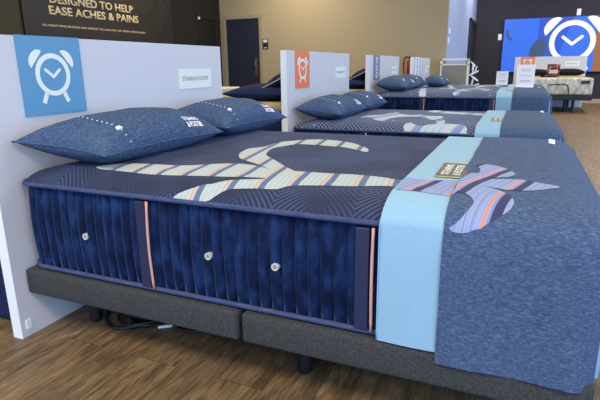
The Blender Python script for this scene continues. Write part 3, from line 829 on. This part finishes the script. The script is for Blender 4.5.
# ------------------------------------------------------------------ bed below the screen
SX0, SX1 = 1.72, 3.22
sb = thing('foot_on_display_bed', 'cream knit mattress on a dark base under the video screen, foot towards the camera', 'bed', (SX0, 11.5, 0))
SW = SX1-SX0
mesh_obj('mattress', BX((0, 0, .395), (SW, 1.82, .765), .045, 4), M['knit'], sb, True)
mesh_obj('base', BX((-.01, -.02, .28), (SW+.01, 1.82, .39), .015), M['black'], sb)
for x, y in ((.32, .12), (1.16, .12), (.32, 1.6), (1.16, 1.6), (1.02, .5)):
    mesh_obj('leg', TB([(x, y, 0), (x, y, .29)], .03, 12), M['black'], sb)
mesh_obj('mattress_label', BX((SW-.24, -.012, .64), (SW-.07, .002, .71), .002, 1), M['gunmetal'], sb)
mesh_obj('cord', TB(catmull([(.62, -.01, .62), (.8, -.012, .635), (.98, -.012, .62), (1.03, -.012, .5), (1.04, -.012, .38)], 6), .009, 6), M['cable'], sb, True)
hs = thing('headboard_panel', 'pale grey panel with small orange clock poster, below the video screen', 'headboard', (1.56, 13.36, 0), 'freestanding white headboard panels')
mesh_obj('board', BX((0, 0, 0), (1.66, .05, 1.255), .001, 1), M['board'], hs)
p = mesh_obj('poster', BX((.14, -.004, .95), (.47, 0, 1.257)), M['posterorange'], hs); p['label'] = 'small orange poster with white alarm clock'
pl = Plane((.305, -.004, 1.10), (1, 0, 0), (0, 0, 1)); clock_icon(pl, 0, 0, .09, 0, .002, True, M['icon'], p)
p = mesh_obj('name_plate', BX((1.17, -.005, 1.01), (1.50, 0, 1.135), .001, 1), M['card'], hs)
lettering('STEARNS & FOSTER', Plane((1.17, -.005, 1.01), (1, 0, 0), (0, 0, 1)), .05, .045, .23, .035, M['ink'], p, .0006, .0003)
def lump(name, label, cat, c, sz, mat, group=None):
    bm = bmesh.new(); bmesh.ops.create_uvsphere(bm, u_segments=28, v_segments=16, radius=1)
    for v in bm.verts:
        x, y, z = v.co
        v.co = Vector((math.copysign(abs(x)**.8, x)*sz[0], math.copysign(abs(y)**.8, y)*sz[1], z*sz[2]*(1-.25*abs(x)**3)))
    o = mesh_obj(name, bm, mat, None, True, c); return tag(o, label, cat, group)
M['blackfab'] = heather('black_satin_weave', (16, 16, 18), (28, 27, 28), (44, 42, 42), (60, 60, 60))
lump('bolster_pillow', 'long black pillow at the right on the bed below the screen', 'pillow', (2.80, 12.85, .865), (.36, .2, .095), M['blackfab'], 'black pillows on the bed below the screen')
lump('bolster_pillow', 'long black pillow at the left on the bed below the screen', 'pillow', (2.08, 12.85, .86), (.34, .2, .09), M['blackfab'], 'black pillows on the bed below the screen')
rn = thing('bed_runner', 'black and tan runner folded across the bed below the screen', 'throw', (SX0, 12.2, .766))
mesh_obj('dark_cloth', BX((.05, -.15, 0), (SW-.02, .35, .022), .006), M['blackfab'], rn)
mesh_obj('tan_fold', BX((.84, -.17, .0), (SW-.12, -.05, .034), .008), M['tanfab'], rn)
mesh_obj('tan_fold', BX((.08, -.17, .0), (.45, -.05, .034), .008), M['tanfab'], rn)
M['photo'] = m = new_mat('red_black_print', (120, 40, 36), .5); t = NT(m)
t.color(t.ramp(t.noise(t.coord((9, 9, 9)), 1, 3), [(.4, (40, 34, 34)), (.5, (150, 44, 40)), (.6, (180, 130, 110))], 'CONSTANT'))
ps = thing('price_placard', 'small red and black printed placard standing on the bed below the screen', 'sign', (2.43, 12.02, .767))
mesh_obj('card', BX((-.135, 0, 0), (.135, .02, .30), .002, 1), M['photo'], ps)
lettering('300', Plane((-.09, 0, .09), (1, 0, 0), (0, 0, 1)), 0, 0, .18, .085, M['icon'], ps, .003, 0, .03)

# ------------------------------------------------------------------ sign cards on the far beds
def stand_card(label, x, y, z, w, h):
    r = thing('sign_card', label, 'sign', (x, y, z), 'white sign cards standing on the beds')
    mesh_obj('card', BX((-w/2, 0, .0), (w/2, .006, h), .001, 1), M['white'], r)
    mesh_obj('stand_foot', BX((-w/2, -.03, 0), (w/2, .05, .006), .001, 1), M['white'], r)
    pl = Plane((-w/2, 0, 0), (1, 0, 0), (0, 0, 1))
    for vv in (.8, .72, .3, .24):
        bm = bmesh.new()
        add_prism(bm, pl, [(w*.22, h*vv), (w*.78, h*vv), (w*.78, h*vv+.005), (w*.22, h*vv+.005)], .0, .0008)
        mesh_obj('text_line', bm, M['ink'], r)
    lettering('Stearns & Foster', pl, w*.18, h*.5, w*.64, h*.055, M['ink'], r, .0006, 0, 0)
    return r
stand_card('taller white sign card standing on the third bed, in front of the orange poster', 1.83, Y3+1.25, ZT+D3+.012, .225, .30)
stand_card('smaller white sign card at the left, standing on the farthest bed', 1.46, Y4+1.0, ZT+D4+.012, .195, .235)

# ------------------------------------------------------------------ white rack beside the wall
ct = thing('display_rack', 'white tubular rack with grey panel by the corner of the blue-grey wall', 'rack', (.295, 9.015, 0))
bm = bmesh.new()
for x in (.0, .50):
    for y in (0, .13): add_box(bm, (x, y, 0), (x+.035, y+.035, 1.16), .003, 1)
for y in (0, .13):
    add_box(bm, (0, y, 1.16), (.535, y+.035, 1.195), .003, 1); add_box(bm, (0, y, 1.07), (.535, y+.03, 1.095), .003, 1); add_box(bm, (0, y, .60), (.535, y+.035, .635), .003, 1)
for x in (0, .50): add_box(bm, (x, 0, 1.16), (x+.035, .165, 1.195), .003, 1); add_box(bm, (x, 0, .60), (x+.035, .165, .635), .003, 1)
mesh_obj('frame', bm, M['cartframe'], ct)
mesh_obj('grey_panel', BX((.035, .01, .64), (.50, .03, 1.07)), M['cartpanel'], ct)
bm = bmesh.new()
for k, (x, y, z, s) in enumerate(((.60, .08, 1.02, .05), (.62, .06, .92, .055), (.64, .1, .82, .05), (.60, .1, .74, .045), (.67, .08, .70, .04), (.60, .1, 1.09, .035), (.66, .05, 1.0, .03))):
    mtx = Matrix.Translation((x, y, z)) @ Matrix.Rotation(k*1.1, 4, 'Y') @ Matrix.Diagonal((s*.42, s*.5, s*1.9, 1))
    bmesh.ops.create_icosphere(bm, subdivisions=2, radius=1, matrix=mtx)
o = mesh_obj('bunched_cloth', bm, M['white'], None, True); o.location = (.30, 9.015, 0)
tag(o, 'bunched white cloth hanging at the right side of the white rack', 'cloth')

# ------------------------------------------------------------------ ceiling lamps (above the frame)
def area(loc, sx, sy, power, col, rot=(0, 0, 0), name='ceiling_lamp'):
    l = bpy.data.lights.new(name, 'AREA'); l.shape = 'RECTANGLE'; l.size = sx; l.size_y = sy; l.energy = power; l.color = col
    o = bpy.data.objects.new(name, l); COL.objects.link(o); o.location = loc; o.rotation_euler = rot; return o
WARM = (1.0, .86, .66)
for x in (-2.6, .6, 3.8, 6.6):
    for y, e in ((-4.6, 50), (-2.3, 90), (1.9, 36), (5.2, 40), (7.9 if x < .37 else 9.7, 66), *(((13.0, 80),) if x > .4 else ())):
        area((x, y, HC-.03), .6, 1.2, e, WARM)
sp = bpy.data.lights.new('sign_spot', 'SPOT'); sp.energy = 36; sp.spot_size = 1.1; sp.spot_blend = 1; sp.color = (1, .78, .5); sp.shadow_soft_size = .05
so = bpy.data.objects.new('sign_spot', sp); COL.objects.link(so); so.location = (-3.9, 5.9, 3.5)
so.rotation_euler = (Vector((XB, 6.0, 2.1))-Vector(so.location)).to_track_quat('-Z', 'Y').to_euler()

# daylight through the open shop front behind the camera and at the right
w = bpy.data.worlds.new('daylight'); S.world = w; w.use_nodes = True
bg = w.node_tree.nodes['Background']; bg.inputs[0].default_value = (.27, .53, 1.0, 1); bg.inputs[1].default_value = 2.8

# ------------------------------------------------------------------ camera
cx, cy, cz, yaw, pit, rol, f = 1.8115, -1.3209, 1.082, .4139, .2608, -.0131, 499.1548
fw = Vector((-math.sin(yaw)*math.cos(pit), math.cos(yaw)*math.cos(pit), -math.sin(pit)))
r = Vector((math.cos(yaw), math.sin(yaw), 0)); u = r.cross(fw)
r2 = r*math.cos(rol)+u*math.sin(rol); u2 = -r*math.sin(rol)+u*math.cos(rol)
cd = bpy.data.cameras.new('camera'); cam = bpy.data.objects.new('camera', cd); COL.objects.link(cam)
cam.matrix_world = Matrix(((r2.x, u2.x, -fw.x, cx), (r2.y, u2.y, -fw.y, cy), (r2.z, u2.z, -fw.z, cz), (0, 0, 0, 1)))
cd.sensor_width = 36; cd.sensor_fit = 'HORIZONTAL'; cd.lens = f*36/600; cd.clip_start = .02; cd.clip_end = 100
S.camera = cam
S.view_settings.view_transform = 'Standard'; S.view_settings.look = 'None'; S.view_settings.gamma = 1
S.view_settings.use_curve_mapping = False
S.view_settings.exposure = 0.0
